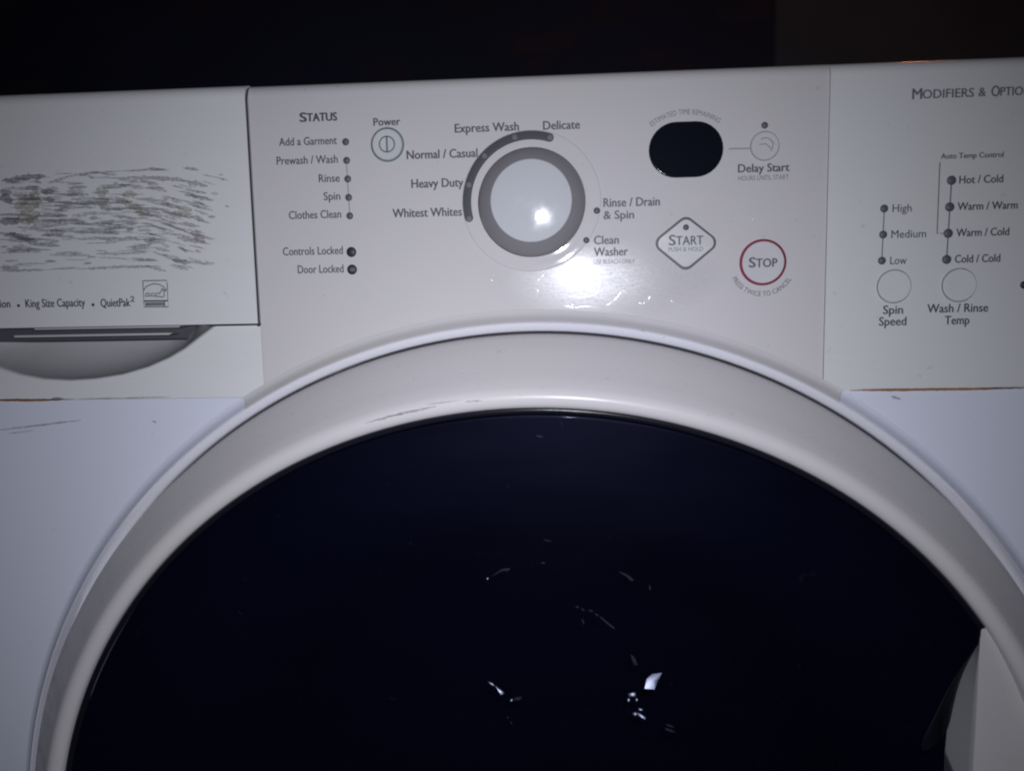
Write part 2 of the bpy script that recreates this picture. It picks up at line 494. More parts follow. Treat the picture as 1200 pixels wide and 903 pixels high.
# the scoop itself: rounded rim, then a dish rising to the back
vs_, fs = [], []
cxs = P(85, 381).x
K = 12
for i, (x, z) in enumerate(scoop):
    hgt = max(0, dz-z)
    dep = .004+.032*min(1, hgt/.014)
    for t in (0, 20, 40, 60, 78):             # soft rim
        q_ = 1.034-.034*math.sin(R(t))
        vs_.append((cxs+(x-cxs)*q_, .0014-.0014*math.cos(R(t)), dz+(z-dz)*q_))
    for j in range(K):
        a = j/(K-1)*math.pi/2
        s_, c_ = math.sin(a), 1-math.cos(a)
        vs_.append((x+(cxs-x)*.14*s_, .0014+dep*s_, z+(dz+.003-z)*c_**1.15))
K += 5
for i in range(len(scoop)-1):
    for j in range(K-1):
        fs.append((i*K+j, (i+1)*K+j, (i+1)*K+j+1, i*K+j+1))
link('finger_scoop', mesh('finger_scoop', vs_, fs, 60), M_RECESS)

# ------------------------------------------------------------------ detergent drawer
YD = -.0022
xd = P(301.9, 378, YD).x
drawer = fascia('detergent_drawer', [(XL, ZTOP+.0001), (xd, ZTOP+.0001), (xd, dz), (XL, dz)], YD, .02, M_DRAWER, .0065, .0003)
# pull ribs under the drawer front
def bar(name, px0, px1, py, h, yf, yb, parent, mt=M_DRAWER, slant=0.0):
    A, B = P(px0, py, yf), P(px1, py, yf)
    o = [(A.x, A.z-h/2), (B.x-slant, A.z-h/2), (B.x, A.z+h/2), (A.x, A.z+h/2)]
    return slab(name, o, yf, yb, h*.3, mt, parent, 2)
bar('pull_rib', 40, 212, 385.6, .0009, .0006, .016, drawer, M_RECESS, .001)
bar('pull_rib', 16, 203, 394.3, .0013, .0020, .016, drawer, M_RECESS, .002)
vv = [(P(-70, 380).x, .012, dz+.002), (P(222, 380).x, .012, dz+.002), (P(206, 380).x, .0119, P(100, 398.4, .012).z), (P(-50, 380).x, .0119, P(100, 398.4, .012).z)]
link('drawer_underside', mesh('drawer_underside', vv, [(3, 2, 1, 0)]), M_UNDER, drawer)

# scraped-off badge: what is left of its print
def zp(x, y): return P(x/4.2857, 190+y/4.2857, YD)
ST = [([(10, 95), (100, 82), (230, 70)], 24, 'd'), ([(270, 90), (400, 60), (620, 45)], 7, 'g'), ([(620, 45), (720, 40), (850, 36)], 8, 'g'),
      ([(740, 32), (850, 40)], 9, 'g'), ([(920, 28), (1000, 40)], 12, 'g'), ([(640, 75), (760, 80), (900, 88), (960, 100)], 16, 'g'),
      ([(700, 95), (800, 112)], 9, 'g'), ([(340, 130), (440, 125)], 12, 'g'), ([(600, 115), (720, 122)], 12, 'g'), ([(240, 105), (330, 85)], 9, 'g'),
      ([(290, 165), (450, 162)], 14, 'g'), ([(0, 150), (60, 150)], 24, 'd'), ([(0, 185), (66, 190)], 34, 'd'), ([(60, 165), (200, 185)], 22, 'g'),
      ([(200, 150), (272, 150)], 20, 'd'), ([(215, 182), (275, 192)], 20, 'd'), ([(76, 230), (140, 205), (210, 190)], 60, 'o'),
      ([(90, 275), (205, 262)], 44, 'o'), ([(150, 165), (200, 160)], 40, 'o'), ([(478, 152), (548, 150)], 30, 'v'), ([(478, 196), (548, 192)], 34, 'v'),
      ([(612, 160), (692, 166)], 24, 'v'), ([(612, 202), (690, 228), (730, 268)], 30, 'v'), ([(680, 250), (756, 255)], 20, 'o'),
      ([(500, 230), (620, 240)], 10, 'g'), ([(580, 180), (660, 200)], 12, 'g'), ([(0, 300), (120, 295)], 28, 'd'), ([(120, 285), (205, 300)], 36, 'o'),
      ([(200, 290), (470, 312)], 13, 'g'), ([(500, 300), (606, 300)], 16, 'g'), ([(220, 260), (345, 270)], 16, 'g'), ([(210, 235), (330, 250)], 10, 'g'),
      ([(80, 325), (200, 340), (330, 348)], 12, 'o'), ([(200, 343), (400, 350), (600, 362)], 9, 'g'), ([(636, 340), (674, 338)], 15, 'g'),
      ([(0, 355), (100, 375), (190, 398)], 22, 'd'), ([(60, 365), (135, 385)], 20, 'g'), ([(30, 440), (185, 435)], 16, 'g'), ([(40, 455), (90, 450)], 12, 'g'),
      ([(0, 530), (95, 530)], 20, 'g'), ([(0, 546), (240, 540)], 9, 'g'), ([(240, 540), (400, 528)], 7, 'g'), ([(380, 538), (620, 525), (810, 523)], 11, 'g'),
      ([(420, 512), (462, 505)], 10, 'g'), ([(640, 495), (800, 495)], 5, 'g'), ([(770, 450), (880, 490), (1070, 515)], 10, 'g'), ([(860, 490), (955, 505)], 18, 'g'),
      ([(900, 420), (944, 452)], 14, 'g'), ([(790, 290), (1000, 375), (1030, 395)], 9, 'r'), ([(890, 378), (1035, 402)], 22, 'r'), ([(960, 350), (1030, 385)], 26, 'r'),
      ([(726, 395), (806, 400)], 28, 'g'), ([(630, 376), (706, 390)], 14, 'g'), ([(760, 320), (880, 350)], 8, 'g'), ([(850, 265), (966, 260)], 24, 'v'),
      ([(890, 228), (966, 240)], 24, 'v'), ([(955, 270), (1024, 292)], 18, 'g'), ([(810, 240), (900, 265)], 10, 'g'), ([(800, 205), (880, 230)], 11, 'g'),
      ([(856, 178), (916, 196)], 10, 'g'), ([(930, 135), (1040, 158)], 11, 'g'), ([(955, 165), (1032, 190)], 13, 'g'), ([(975, 200), (1034, 216)], 9, 'g'),
      ([(945, 95), (1044, 122)], 16, 'g'), ([(1056, 155), (1098, 158)], 10, 'g'), ([(1046, 275), (1084, 275)], 10, 'g'), ([(1105, 83), (1148, 92)], 8, 'g'),
      ([(1098, 66), (1122, 62)], 6, 'g'), ([(1130, 218), (1152, 226)], 6, 'g'), ([(975, 240), (1052, 266)], 9, 'g'), ([(360, 460), (390, 458)], 8, 'g'),
      ([(640, 425), (760, 420)], 8, 'g'), ([(250, 400), (300, 398)], 8, 'g'), ([(400, 215), (450, 212)], 12, 'g'), ([(440, 70), (480, 80)], 12, 'g')]
for _ in range(70):                          # fine flakes between the larger ones
    x, y = random.uniform(0, 1040), random.uniform(40, 520)
    if 250 < x < 620 and y > 380 and random.random() < .8: continue
    L = random.uniform(25, 110); s = random.uniform(-.06, .1)+(.22 if x > 720 else 0)
    ST.append(([(x, y), (x+L, y+L*s)], random.uniform(4, 9), 'g'))
for _ in range(210):                         # the fine streaky smear between them
    x, y = random.uniform(-20, 1000), random.triangular(60, 540, 230)
    if x > 780 and y < 100: continue
    L = random.uniform(60, 210)*(1 if x < 720 else .55); k = random.uniform(-.03, .06)+(.24 if x > 700 else 0)
    ST.insert(0, ([(x, y), (x+L*.5, y+L*k*.5+random.uniform(-3, 3)), (x+L, y+L*k)], random.uniform(4, 13), 'f'))
keys = list(RES); vs_, fs, mi = [], [], []
for i, (pl, wd, k) in enumerate(ST):
    n0 = len(fs)
    ribbon([zp(*q) for q in pl], wd*1.25*PXM/4.2857, YD-.0001-.0000006*i, vs_, fs, 0, .45, False, .0011)
    mi += [keys.index(k)]*(len(fs)-n0)
link('scraped_print', mesh('scraped_print', vs_, fs, None, mi), [RES[k] for k in keys], drawer, 'stuff')

lettering([('tion', -3, 12.6, 360.6, 9.3)], drawer, YD)
lettering([('King Size Capacity', 30.6, 100.3, 360.4, 9.3)], drawer, YD)
lettering([('QuietPak', 118.6, 153, 359.6, 9.3), ('2', 153.2, 158, 353.6, 6.5)], drawer, YD)
for px, py in ((22, 358), (109.3, 357)):
    q = P(px, py, YD); turned('bullet', [(.0008, YD-.0002), (0, YD-.0002)], q.x, q.z, M_INK, drawer, 12)
# energy efficiency mark
def ez(x, y): return P(150+x/7.0588, 310+y/7.0588, YD)
polys = [[ez(*q) for q in s] for s in (
    [(124, 134), (320, 130), (326, 160), (330, 296), (132, 298), (124, 134)],
    [(132, 304), (335, 300), (336, 348), (134, 350), (132, 304)], [(304, 302), (304, 348)],
    [(132, 212), (150, 184), (185, 165), (222, 158), (262, 165), (296, 184), (318, 212)],
    [(142, 252), (160, 236), (172, 232), (168, 250), (184, 238), (192, 248), (204, 234), (212, 244), (224, 232), (232, 262), (240, 236), (250, 230), (258, 246), (272, 222), (290, 202), (310, 222), (296, 226), (302, 264)],
    [(142, 262), (190, 258), (240, 262), (296, 268)], [(276, 196), (296, 214), (318, 206), (306, 226)],
    [(142, 318), (300, 314)], [(142, 328), (300, 324)], [(142, 337), (300, 334)])]
lines('efficiency_mark', polys[:6]+polys[6:7], .00042, M_INK, drawer, YD)
lines('efficiency_mark', polys[7:], .0005, M_INKL, drawer, YD)

# ------------------------------------------------------------------ printed lines on the middle panel
for runs in ([('S', 351.8, 359.5, 143.2, 10.6), ('TATUS', 360.2, 395, 142.6, 9.4)],):
    lettering(runs, panel, weight=.022)
for s, x0, x1, yb, ch in (('Add a Garment', 327.4, 395, 171.0, 9.2), ('Prewash / Wash', 324.7, 396, 193.0, 9.2), ('Rinse', 374, 398.3, 213.7, 9.2),
                          ('Spin', 379.7, 398.9, 234.7, 9.2), ('Clothes Clean', 339, 400, 256.8, 9.2), ('Controls Locked', 332, 402, 299.4, 9.2),
                          ('Door Locked', 349.4, 402.8, 320.4, 9.2)):
    lettering([(s, x0, x1, yb, ch)], panel, weight=.008)
for s, x0, x1, yb, ch in (('Power', 438, 469, 147.6, 8.8), ('Express Wash', 533.3, 608, 155.4, 10), ('Delicate', 636.7, 679.5, 152.2, 10),
                          ('Normal / Casual', 477, 559.6, 186.5, 10), ('Heavy Duty', 482.5, 543, 220.3, 10), ('Whitest Whites', 460.5, 541.3, 255, 10),
                          ('Rinse / Drain', 707.4, 773, 242.6, 10), ('& Spin', 707.4, 742.8, 257, 9.6), ('Clean', 696.3, 725, 286.4, 9.8),
                          ('Washer', 696.3, 735.6, 300.2, 9.8), ('Delay Start', 865, 924.7, 202.2, 9.4)):
    lettering([(s, x0, x1, yb, ch)], panel, weight=.014)
for s, x0, x1, yb, ch in (('USE BLEACH ONLY', 696, 744, 309.6, 5.2), ('HOURS UNTIL START', 865, 924, 211.8, 5.6)):
    lettering([(s, x0, x1, yb, ch)], panel, mt=M_INKL, weight=.0)


def led(px, py, r, mt=M_LED, y=0.0, parent=None, lens=None):
    q = P(px, py, y); rr = r*PXM
    o = turned('indicator_light', [(rr, y-.0002), (rr*.93, y-.0005), (rr*.6, y-.0009), (0, y-.001)], q.x, q.z, mt, parent, 20)
    if lens:
        turned('light_symbol', [(rr*.42, y-.0011), (0, y-.0012)], q.x, q.z, lens, o, 10)
        for c in o.children: c.location = (0, 0, 0)
    return o


col = [(405.2, 166.4), (406.3, 188.2), (407.6, 209.8), (408.7, 231.5), (410, 253)]
for q in col: led(*q, 4.2)
lines('link_line', [[P(406.3, 193), P(409.8, 249)]], .0005, M_INKT, panel)
led(411.9, 295.3, 6.0, M_LEDD); led(412.7, 315.8, 6.0, M_LEDD, lens=M_LED)
led(699.4, 247, 4.0); led(687, 281.5, 3.8); led(896, 147, 3.8)
lines('link_line', [[P(854, 174.6), P(879, 174)]], .0006, M_INKT, panel)

# round push buttons
def push_button(name, px, py, r, ring, mt=M_BTN, y=0.0, h=.0012, groove=True, label=None, rw=1.3):
    q = P(px, py, y); rr = r*PXM
    o = turned(name, [(rr, y+.0005), (rr, y-h*.6), (rr*.965, y-h), (rr*.9, y-h*1.02), (rr*.6, y-h*.86), (0, y-h*.78)], q.x, q.z, mt, None, 48, label=label)
    if ring is not None:
        ro, ri = rr+rw*PXM*.7, rr-rw*PXM*.25
        turned('button_ring', [(ro, y-.00016), (ro-.00012, y-.0003), (rr+.0001, y-.0003), (rr+.0001, y-.00016)], q.x, q.z, ring, o, 48)
    return o, q, rr


pb, q, rr = push_button('power_button', 454.1, 169.6, 17.6, M_TEAL, rw=2.9)
yb_ = -.00115
lines('power_symbol', [circ(q.x, q.z, rr*.5, 40)], .00062, M_TEAL, pb, yb_, True)
lines('power_symbol', [[Vector((q.x, 0, q.z-rr*.48)), Vector((q.x, 0, q.z+rr*.48))]], .0008, M_TEAL, pb, yb_)
db, q, rr = push_button('delay_button', 896, 171.3, 15.4, M_INKT, rw=1.4)
lines('clock_symbol', [circ(q.x, q.z, rr*.55, 20, R(-35), R(135)), [q+Vector((-.4*rr, 0, .1*rr)), q+Vector((.05*rr, 0, .12*rr)), q+Vector((.42*rr, 0, -.22*rr))]],
      .0005, M_INKT, db, yb_)
sb, q, rr = push_button('stop_button', 893.6, 307.4, 24.2, None, h=.0014)
turned('stop_ring', [(26.4*PXM, -.0002), (26.2*PXM, -.0012), (23.9*PXM, -.0017), (23.6*PXM, -.0008)], q.x, q.z, M_RED, sb, 64)
lettering([('S', 877.7, 885.2, 313.4, 11.4), ('TOP', 886, 910.6, 313.2, 9.8)], sb, -.0012, weight=.012)
arc_lettering('PRESS TWICE TO CANCEL', q.x, q.z, 38.6*PXM, R(122), R(182), 5.4*PXM, panel, True, mt=M_INK)

# start button: a diamond with rounded corners
def rounded_poly(pts, rads, n=7):
    out = []
    k = len(pts)
    for i in range(k):
        A, B, C = pts[i-1], pts[i], pts[(i+1) % k]
        u = (A-B).normalized(); v_ = (C-B).normalized(); ang = u.angle(v_)
        t = rads[i]/math.tan(ang/2)
        p0, p1 = B+u*t, B+v_*t
        cen = B+(u+v_).normalized()*(rads[i]/math.sin(ang/2))
        for j in range(n+1):
            s = j/n
            d_ = (p0-cen).lerp(p1-cen, s).normalized()*rads[i]
            out.append(cen+d_)
    return out


dpx = [(765, 285.2), (803.8, 254), (842.5, 284.2), (803.4, 316.4)]
dia = rounded_poly([P(*q) for q in dpx], [9*PXM, 9*PXM, 9*PXM, 9*PXM])
stb = slab('start_button', [xz(q) for q in dia], -.0008, .003, .0005, M_BTN, None, 2)
cen = sum((Vector(q) for q in dia), Vector())/len(dia)
vs_, fs = [], []
n = len(dia)
for q in dia:
    e_ = (q-cen).normalized()
    for s, yy in ((.9, -.0002), (.7, -.0012), (-.1, -.0013), (-.35, -.0008)):
        p_ = q+e_*s*.001; vs_.append((p_.x, yy, p_.z))
for i in range(n):
    for j in range(3): fs.append((i*4+j, ((i+1) % n)*4+j, ((i+1) % n)*4+j+1, i*4+j+1))
link('button_border', mesh('button_border', vs_, fs, 50), mat('border_grey', (.12, .12, .13), .5), stb)
lettering([('S', 783.9, 791.6, 287.6, 12), ('TART', 792.3, 824, 287.2, 10.2)], stb, -.0008, weight=.008)
lettering([('PUSH & HOLD', 783.5, 824, 295, 5)], stb, -.0008, M_INKL, 0)
led(803.8, 266.4, 3.4, M_LED, -.0008, stb)
for c in stb.children: c.location = (0, 0, 0)

# time display: a dark pill
A, B = P(760, 175.4), P(847.6, 175.0); C0 = P(803.8, 175.4)
hh = 31.0*PXM; hw = (B.x-A.x)/2
pill = []
for sgn in (1, -1):
    for i in range(17):
        a = R(-90+180*i/16)
        pill.append((C0.x+sgn*(hw-hh*1.0+hh*1.0*math.cos(a)), C0.z+sgn*hh*math.sin(a)))
disp = slab('time_display', pill, -.0007, .003, .0006, M_DISP, None, 2)
arc_lettering('ESTIMATED TIME REMAINING', C0.x, C0.z-.0105, 48.5*PXM+.0105*0+.0066, R(70), R(-1), 5.6*PXM, panel)

# ------------------------------------------------------------------ dial
KC = P(623.8, 238.6)
disc_r = 81*PXM
turned('dial_plate', [(disc_r, .0002), (disc_r-.0004, -.0004), (disc_r-.0012, -.0005), (disc_r-.004, -.0003), (.026, -.0004)], P(622.5, 236).x, P(622.5, 236).z, M_PANEL, None, 96)
kn = turned('knob', [(.0238, -.0003), (.0245, -.0006), (.0246, -.0025), (.0244, -.005)], KC.x, KC.z, M_GAP, None, 80)
turned('knob_ring', [(.0244, -.0048), (.0246, -.0062), (.0241, -.0078), (.0230, -.0092), (.0205, -.0110), (.0189, -.0119), (.0186, -.0117)], KC.x, KC.z, M_KRING, kn, 96)
dome = [(.01855, -.0116), (.0185, -.0126), (.0182, -.0131)]
for r_ in (.0172, .0155, .0135, .011, .0085, .006, .003, 0.0):
    dome.append((r_, -.0131-(.0182**2-r_**2)/(2*.105)))
turned('knob_cap', dome, KC.x, KC.z, M_KCAP, kn, 96)
# smoked arc with the five cycle lights
cx, cz = P(622.4, 236.2).x, P(622.4, 236.2).z
a0, a1 = R(-103), R(17.5)
rm, hw_ = 74.6*PXM, 4.9*PXM
prof_ = [(rm+hw_, -.0004), (rm+hw_, -.0008), (rm, -.00085), (rm-hw_, -.0008), (rm-hw_, -.0004)]
vs_, fs = lathe(prof_, cx, cz, 60, a0, a1)
for aa, s in ((a0, -1), (a1, 1)):            # rounded ends
    ex, ezz = cx+rm*math.sin(aa), cz+rm*math.cos(aa)
    base = len(vs_); vs_.append((ex, -.00085, ezz))
    for i in range(17):
        t = math.pi*i/16
        rad = Vector((math.sin(aa), 0, math.cos(aa))); tan = Vector((math.cos(aa), 0, -math.sin(aa)))*s
        d_ = rad*math.cos(t)+tan*math.sin(t)
        vs_ += [(ex+d_.x*hw_, -.0008, ezz+d_.z*hw_), (ex+d_.x*hw_, -.0004, ezz+d_.z*hw_)]
    for i in range(16):
        fs += [(base, base+1+2*i, base+3+2*i), (base+1+2*i, base+2+2*i, base+4+2*i, base+3+2*i)]
strip = link('cycle_light_strip', mesh('cycle_light_strip', vs_, fs, 50), M_STRIP)
for aa in (R(-104), R(-74), R(-45), R(-13.5), R(18)):
    turned('cycle_light', [(.0013, -.00088), (.0012, -.0010), (0, -.00102)], cx+rm*math.sin(aa), cz+rm*math.cos(aa), M_STRIPL, strip, 16)

# ------------------------------------------------------------------ options panel print
YO = -.0008
lettering([('M', 1069, 1080, 116.6, 12.4), ('ODIFIERS', 1081, 1140.7, 115.6, 10.2)], opt, YO, M_INKL, .012)
lettering([('&', 1146.5, 1155, 113.2, 10.2), ('O', 1161.5, 1171, 113.2, 12.2), ('PTIONS', 1172, 1214, 112.4, 10)], opt, YO, M_INKL, .012)
for s, x0, x1, yb, ch in (('High', 1045.7, 1068, 248.6, 9), ('Medium', 1044.3, 1084.8, 279, 9), ('Low', 1043, 1062, 309.7, 9)):
    lettering([(s, x0, x1, yb, ch)], opt, YO, weight=.004)
for s, x0, x1, yb, ch in (('Hot / Cold', 1124, 1175, 215.2, 9), ('Warm / Warm', 1122, 1192, 246.4, 9), ('Warm / Cold', 1120.6, 1182, 277.2, 9),
                          ('Cold / Cold', 1118.8, 1171.6, 308, 9), ('Auto Temp Control', 1102.5, 1175.5, 186.2, 6.2)):
    lettering([(s, x0, x1, yb, ch)], opt, YO, weight=.012)
for s, x0, x1, yb, ch in (('Spin', 1034.8, 1057.8, 368, 9.8), ('Speed', 1030, 1061.7, 381.6, 9.8), ('Wash / Rinse', 1086.5, 1157.4, 366.6, 9.8), ('Temp', 1107, 1135.5, 380.2, 9.8)):
    lettering([(s, x0, x1, yb, ch)], opt, YO, weight=.012)
for q in ((1036, 244.4), (1034.8, 274.9), (1033.3, 305.4)): led(*q, 4.5, M_LED, YO)
for q in ((1114.9, 211.4), (1112.8, 242.6), (1111, 273.5), (1109.2, 304)): led(*q, 5.2, M_LED, YO)
led(1200, 333.8, 4.5, M_LEDD, YO)
lines('link_line', [[P(1036, 248, YO), P(1033.4, 302, YO)]], .0005, M_INKL, opt, YO)
lines('link_line', [[P(1114.7, 216, YO), P(1109.4, 300, YO)]], .0006, M_INKL, opt, YO)
lines('bracket_line', [[P(1101.3, 190, YO), P(1098, 273.8, YO), P(1107, 273.6, YO)]], .0005, M_INKL, opt, YO)
push_button('spin_button', 1047.5, 335.5, 18.2, M_INK, M_OPTION, YO, rw=1.3)
push_button('temperature_button', 1123.8, 334, 18.2, M_INK, M_OPTION, YO, rw=1.3)

# ------------------------------------------------------------------ door
def warp_win(a, j):
    a = (a+math.pi) % (2*math.pi)-math.pi
    return -.0024*math.cos(3*a) if abs(a) < R(120) else -.0024
def warp_out(a):
    a = abs((a+math.pi) % (2*math.pi)-math.pi)
    return .0029*min(1, max(0, (a-R(40))/R(30)))
prof = [(.2560, .0060), (.2620, .0052), (.2640, .0030), (.26550, -.0002), (.26545, -.0022), (.26500, -.0046), (.2642, -.0068),
        (.2630, -.0088), (.2590, -.0141), (.2550, -.0193), (.2500, -.0258), (.2458, -.0321), (.2440, -.0336), (.2423, -.03425), (.2404, -.03430), (.2388, -.0338),
        (.23735, -.0329), (.2368, -.0316), (.2366, -.0255)]
wt = [0]*8+[.2, .4, .7, .9, 1, 1, 1, 1, 1, 1, 1, 1]
door = turned('door', prof, XC, ZC, M_DOOR, None, 220, warp=lambda a, j: warp_win(a, j)*wt[j]+(1-wt[j])*warp_out(a), smooth=50)
bz = [(.2368, -.0300), (.2364, -.0310), (.2358, -.0311), (.2354, -.0303), (.2351, -.0306), (.2347, -.0310), (.2343, -.0306), (.2340, -.0296)]
# handle outlines
edge_px = [(1146.5, 740), (1147, 750), (1143, 760), (1134, 774), (1123, 797), (1115, 825), (1110, 855), (1108, 878), (1118, 903), (1132, 940), (1140, 990), (1140, 1060), (1128, 1130)]
YW = -.0296
a_h = math.atan2(P(1147, 735, YW).x-XC, P(1147, 735, YW).z-ZC)
turned('window_rim', bz, XC, ZC, M_BLACK, door, 200, a0=-math.pi, a1=a_h+.003, warp=lambda a, j: warp_win(a, j), smooth=60)
edge = [P(*q, -.0285) for q in edge_px]
a_b = math.atan2(edge[-1].x-XC, edge[-1].z-ZC)
ol = []
N = 150
for i in range(N+1):                          # from handle top, anticlockwise over the top and round to the handle bottom
    a = a_h-(2*math.pi-(a_b-a_h))*i/N
    aw = (a+math.pi) % (2*math.pi)-math.pi
    rr = .2344+warp_win(aw, 0)
    if i > N-3: rr = min(rr, .232)
    ol.append((XC+rr*math.sin(a), ZC+rr*math.cos(a)))
ol += [xz(q) for q in edge[::-1]]
win = slab('window', ol, -.0300, -.0268, .0020, M_WIN, door, 4)
# window's own curved wing that rolls back beside the handle
wing_px = [[(1147, 752), (1140, 762), (1131, 776)], [(1141, 764), (1128, 782), (1113, 800)], [(1132, 780), (1116, 805), (1098, 832)], [(1124, 800), (1105, 832), (1085, 858)],
           [(1117, 826), (1100, 850), (1078, 872)], [(1112, 856), (1100, 868), (1082, 884)]]
vs_, fs = [], []
for row in wing_px:
    for j, q in enumerate(row):
        vs_.append(P(*q, (-.0225, -.0318, -.0304)[j]))
for i in range(len(wing_px)-1):
    for j in range(2): fs.append((i*3+j, i*3+j+1, (i+1)*3+j+1, (i+1)*3+j))
wing = link('window_wing', mesh('window_wing', vs_, fs, 80), M_WING, door)
sm = wing.modifiers.new('s', 'SUBSURF'); sm.levels = sm.render_levels = 2
# handle: a flat grip face and the wall that drops from it to the window
grip_l = [(1149.5, 737), (1147.5, 770), (1145, 815), (1142.5, 860), (1139.5, 905), (1135, 990), (1124, 1080)]
rim_r = []
for i in range(9):
    t = i/8
    a = a_h+.002+t*R(27)
    rr = .2372+warp_win(a, 0)*1.0
    rim_r.append(Vector((XC+rr*math.sin(a), 0, ZC+rr*math.cos(a))))
vs_, fs = [], []
G = [P(*q, -.0300) for q in grip_l]
n = 9
for i in range(n):
    t = i/(n-1)*(len(G)-1); k = min(int(t), len(G)-2); g0 = G[k].lerp(G[k+1], t-k)
    r_ = rim_r[i]
    E0 = edge[min(int(i*(len(edge)-1)/(n-1)), len(edge)-1)]
    for s in range(7):
        u = s/6
        yy = -.0302+.0045*u*min(1, .15+i/3)
        vs_.append((g0.x+(r_.x-g0.x)*u, yy, g0.z+(r_.z-g0.z)*u))
for i in range(n-1):
    for s in range(6): fs.append((i*7+s, i*7+s+1, (i+1)*7+s+1, (i+1)*7+s))
handle = link('door_handle', mesh('door_handle', vs_, fs, 60), M_DOOR, door)
vs_, fs = [], []
ew = [P(*q, -.0060) for q in [(1149, 742), (1146.5, 755), (1137, 768), (1124, 792), (1115, 823), (1109.5, 855), (1107, 880), (1106, 905), (1104, 950), (1100, 1020), (1095, 1090)]]
bowl = [(.2369, -.0262), (.228, -.0150), (.214, -.0062), (.196, .0010), (.180, .0100), (.166, .0220), (.154, .0380), (.140, .0560), (.115, .0760), (.07, .0900), (0, .0950)]
def bowl_y(rad):
    for (ra, ya), (rb, yb__) in zip(bowl, bowl[1:]):
        if rb <= rad <= ra: return ya+(yb__-ya)*(ra-rad)/(ra-rb)
    return -.0262
ew_px = [(1149, 742), (1146.5, 755), (1137, 768), (1124, 792), (1115, 823), (1109.5, 855), (1107, 880), (1106, 905), (1104, 950), (1100, 1020), (1095, 1090)]
ew = []
for px_ in ew_px:
    yy = -.02
    for _ in range(4):
        q = P(*px_, yy); yy = min(-.007, bowl_y(math.hypot(q.x-XC, q.z-ZC))-.0012)
    ew.append(P(*px_, yy))
gl = []
for i in range(len(ew)):
    t = i/(len(ew)-1)*(len(G)-1)
    pz = ew[i].z
    # same height on the grip edge
    best = min(((abs((G[k].lerp(G[k+1], f_/20)).z-pz), k, f_/20) for k in range(len(G)-1) for f_ in range(21)))
    gl.append(G[best[1]].lerp(G[best[1]+1], best[2]))
for e_, g_ in zip(ew, gl):
    for s, f_ in ((0, 0), (.04, .09), (.12, .19), (1, 1)):
        q = g_.lerp(e_, s); vs_.append((q.x+(.0006 if s == 0 else 0), -.0301+(e_.y+.0301)*f_, q.z))
for i in range(len(ew)-1):
    for s in range(3): fs.append((i*4+s, (i+1)*4+s, (i+1)*4+s+1, i*4+s+1))
link('handle_wall', mesh('handle_wall', vs_, fs, 60), M_RECESS, handle)

# inside: smoked bowl and drum
turned('glass_bowl', bowl, XC, ZC, M_BOWL, door, 180, smooth=80)
turned('drum', [(.21, .014), (.235, .05), (.24, .36), (.0, .37)], XC, ZC, M_DRUM, None, 64)


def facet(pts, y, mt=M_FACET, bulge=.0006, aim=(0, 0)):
    """a metal facet added behind the window as a glint, tilted so that it mirrors the phone light back"""
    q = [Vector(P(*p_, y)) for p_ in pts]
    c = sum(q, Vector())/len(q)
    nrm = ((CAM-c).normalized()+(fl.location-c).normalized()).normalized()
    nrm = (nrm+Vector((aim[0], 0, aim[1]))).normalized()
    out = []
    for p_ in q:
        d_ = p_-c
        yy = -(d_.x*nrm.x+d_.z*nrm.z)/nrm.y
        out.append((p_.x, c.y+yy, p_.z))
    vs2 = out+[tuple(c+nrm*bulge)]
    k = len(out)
    return link('glint_facet', mesh('glint_facet', vs2, [(i, (i+1) % k, k) for i in range(k)], 80), mt, door)


def zz4(*pts): return [(550+x/4, 640+y/4) for x, y in pts]
YB = -.008
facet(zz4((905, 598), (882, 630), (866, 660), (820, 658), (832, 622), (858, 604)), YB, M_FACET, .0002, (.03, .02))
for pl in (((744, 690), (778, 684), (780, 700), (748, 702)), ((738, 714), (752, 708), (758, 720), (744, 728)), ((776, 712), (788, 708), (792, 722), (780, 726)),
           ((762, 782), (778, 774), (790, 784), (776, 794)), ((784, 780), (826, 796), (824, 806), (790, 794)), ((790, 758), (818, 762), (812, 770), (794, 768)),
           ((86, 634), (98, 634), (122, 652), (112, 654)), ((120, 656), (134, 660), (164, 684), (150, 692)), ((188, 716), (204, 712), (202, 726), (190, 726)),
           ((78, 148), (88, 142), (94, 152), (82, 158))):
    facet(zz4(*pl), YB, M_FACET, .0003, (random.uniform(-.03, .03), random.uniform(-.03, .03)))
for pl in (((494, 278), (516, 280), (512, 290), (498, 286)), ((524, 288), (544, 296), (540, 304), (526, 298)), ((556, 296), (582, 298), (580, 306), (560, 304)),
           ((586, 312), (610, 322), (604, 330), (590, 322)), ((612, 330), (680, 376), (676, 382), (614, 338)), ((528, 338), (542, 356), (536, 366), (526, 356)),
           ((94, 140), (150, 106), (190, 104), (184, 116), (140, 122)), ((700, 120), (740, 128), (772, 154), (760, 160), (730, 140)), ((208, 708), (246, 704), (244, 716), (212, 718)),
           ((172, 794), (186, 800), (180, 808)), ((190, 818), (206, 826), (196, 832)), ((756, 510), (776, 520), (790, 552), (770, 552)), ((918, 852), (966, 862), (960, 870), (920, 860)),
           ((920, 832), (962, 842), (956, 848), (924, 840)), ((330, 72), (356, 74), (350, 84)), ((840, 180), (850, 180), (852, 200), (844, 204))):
    facet(zz4(*pl), YB, M_FACETD, .0003, (random.uniform(-.05, .05), random.uniform(-.05, .05)))

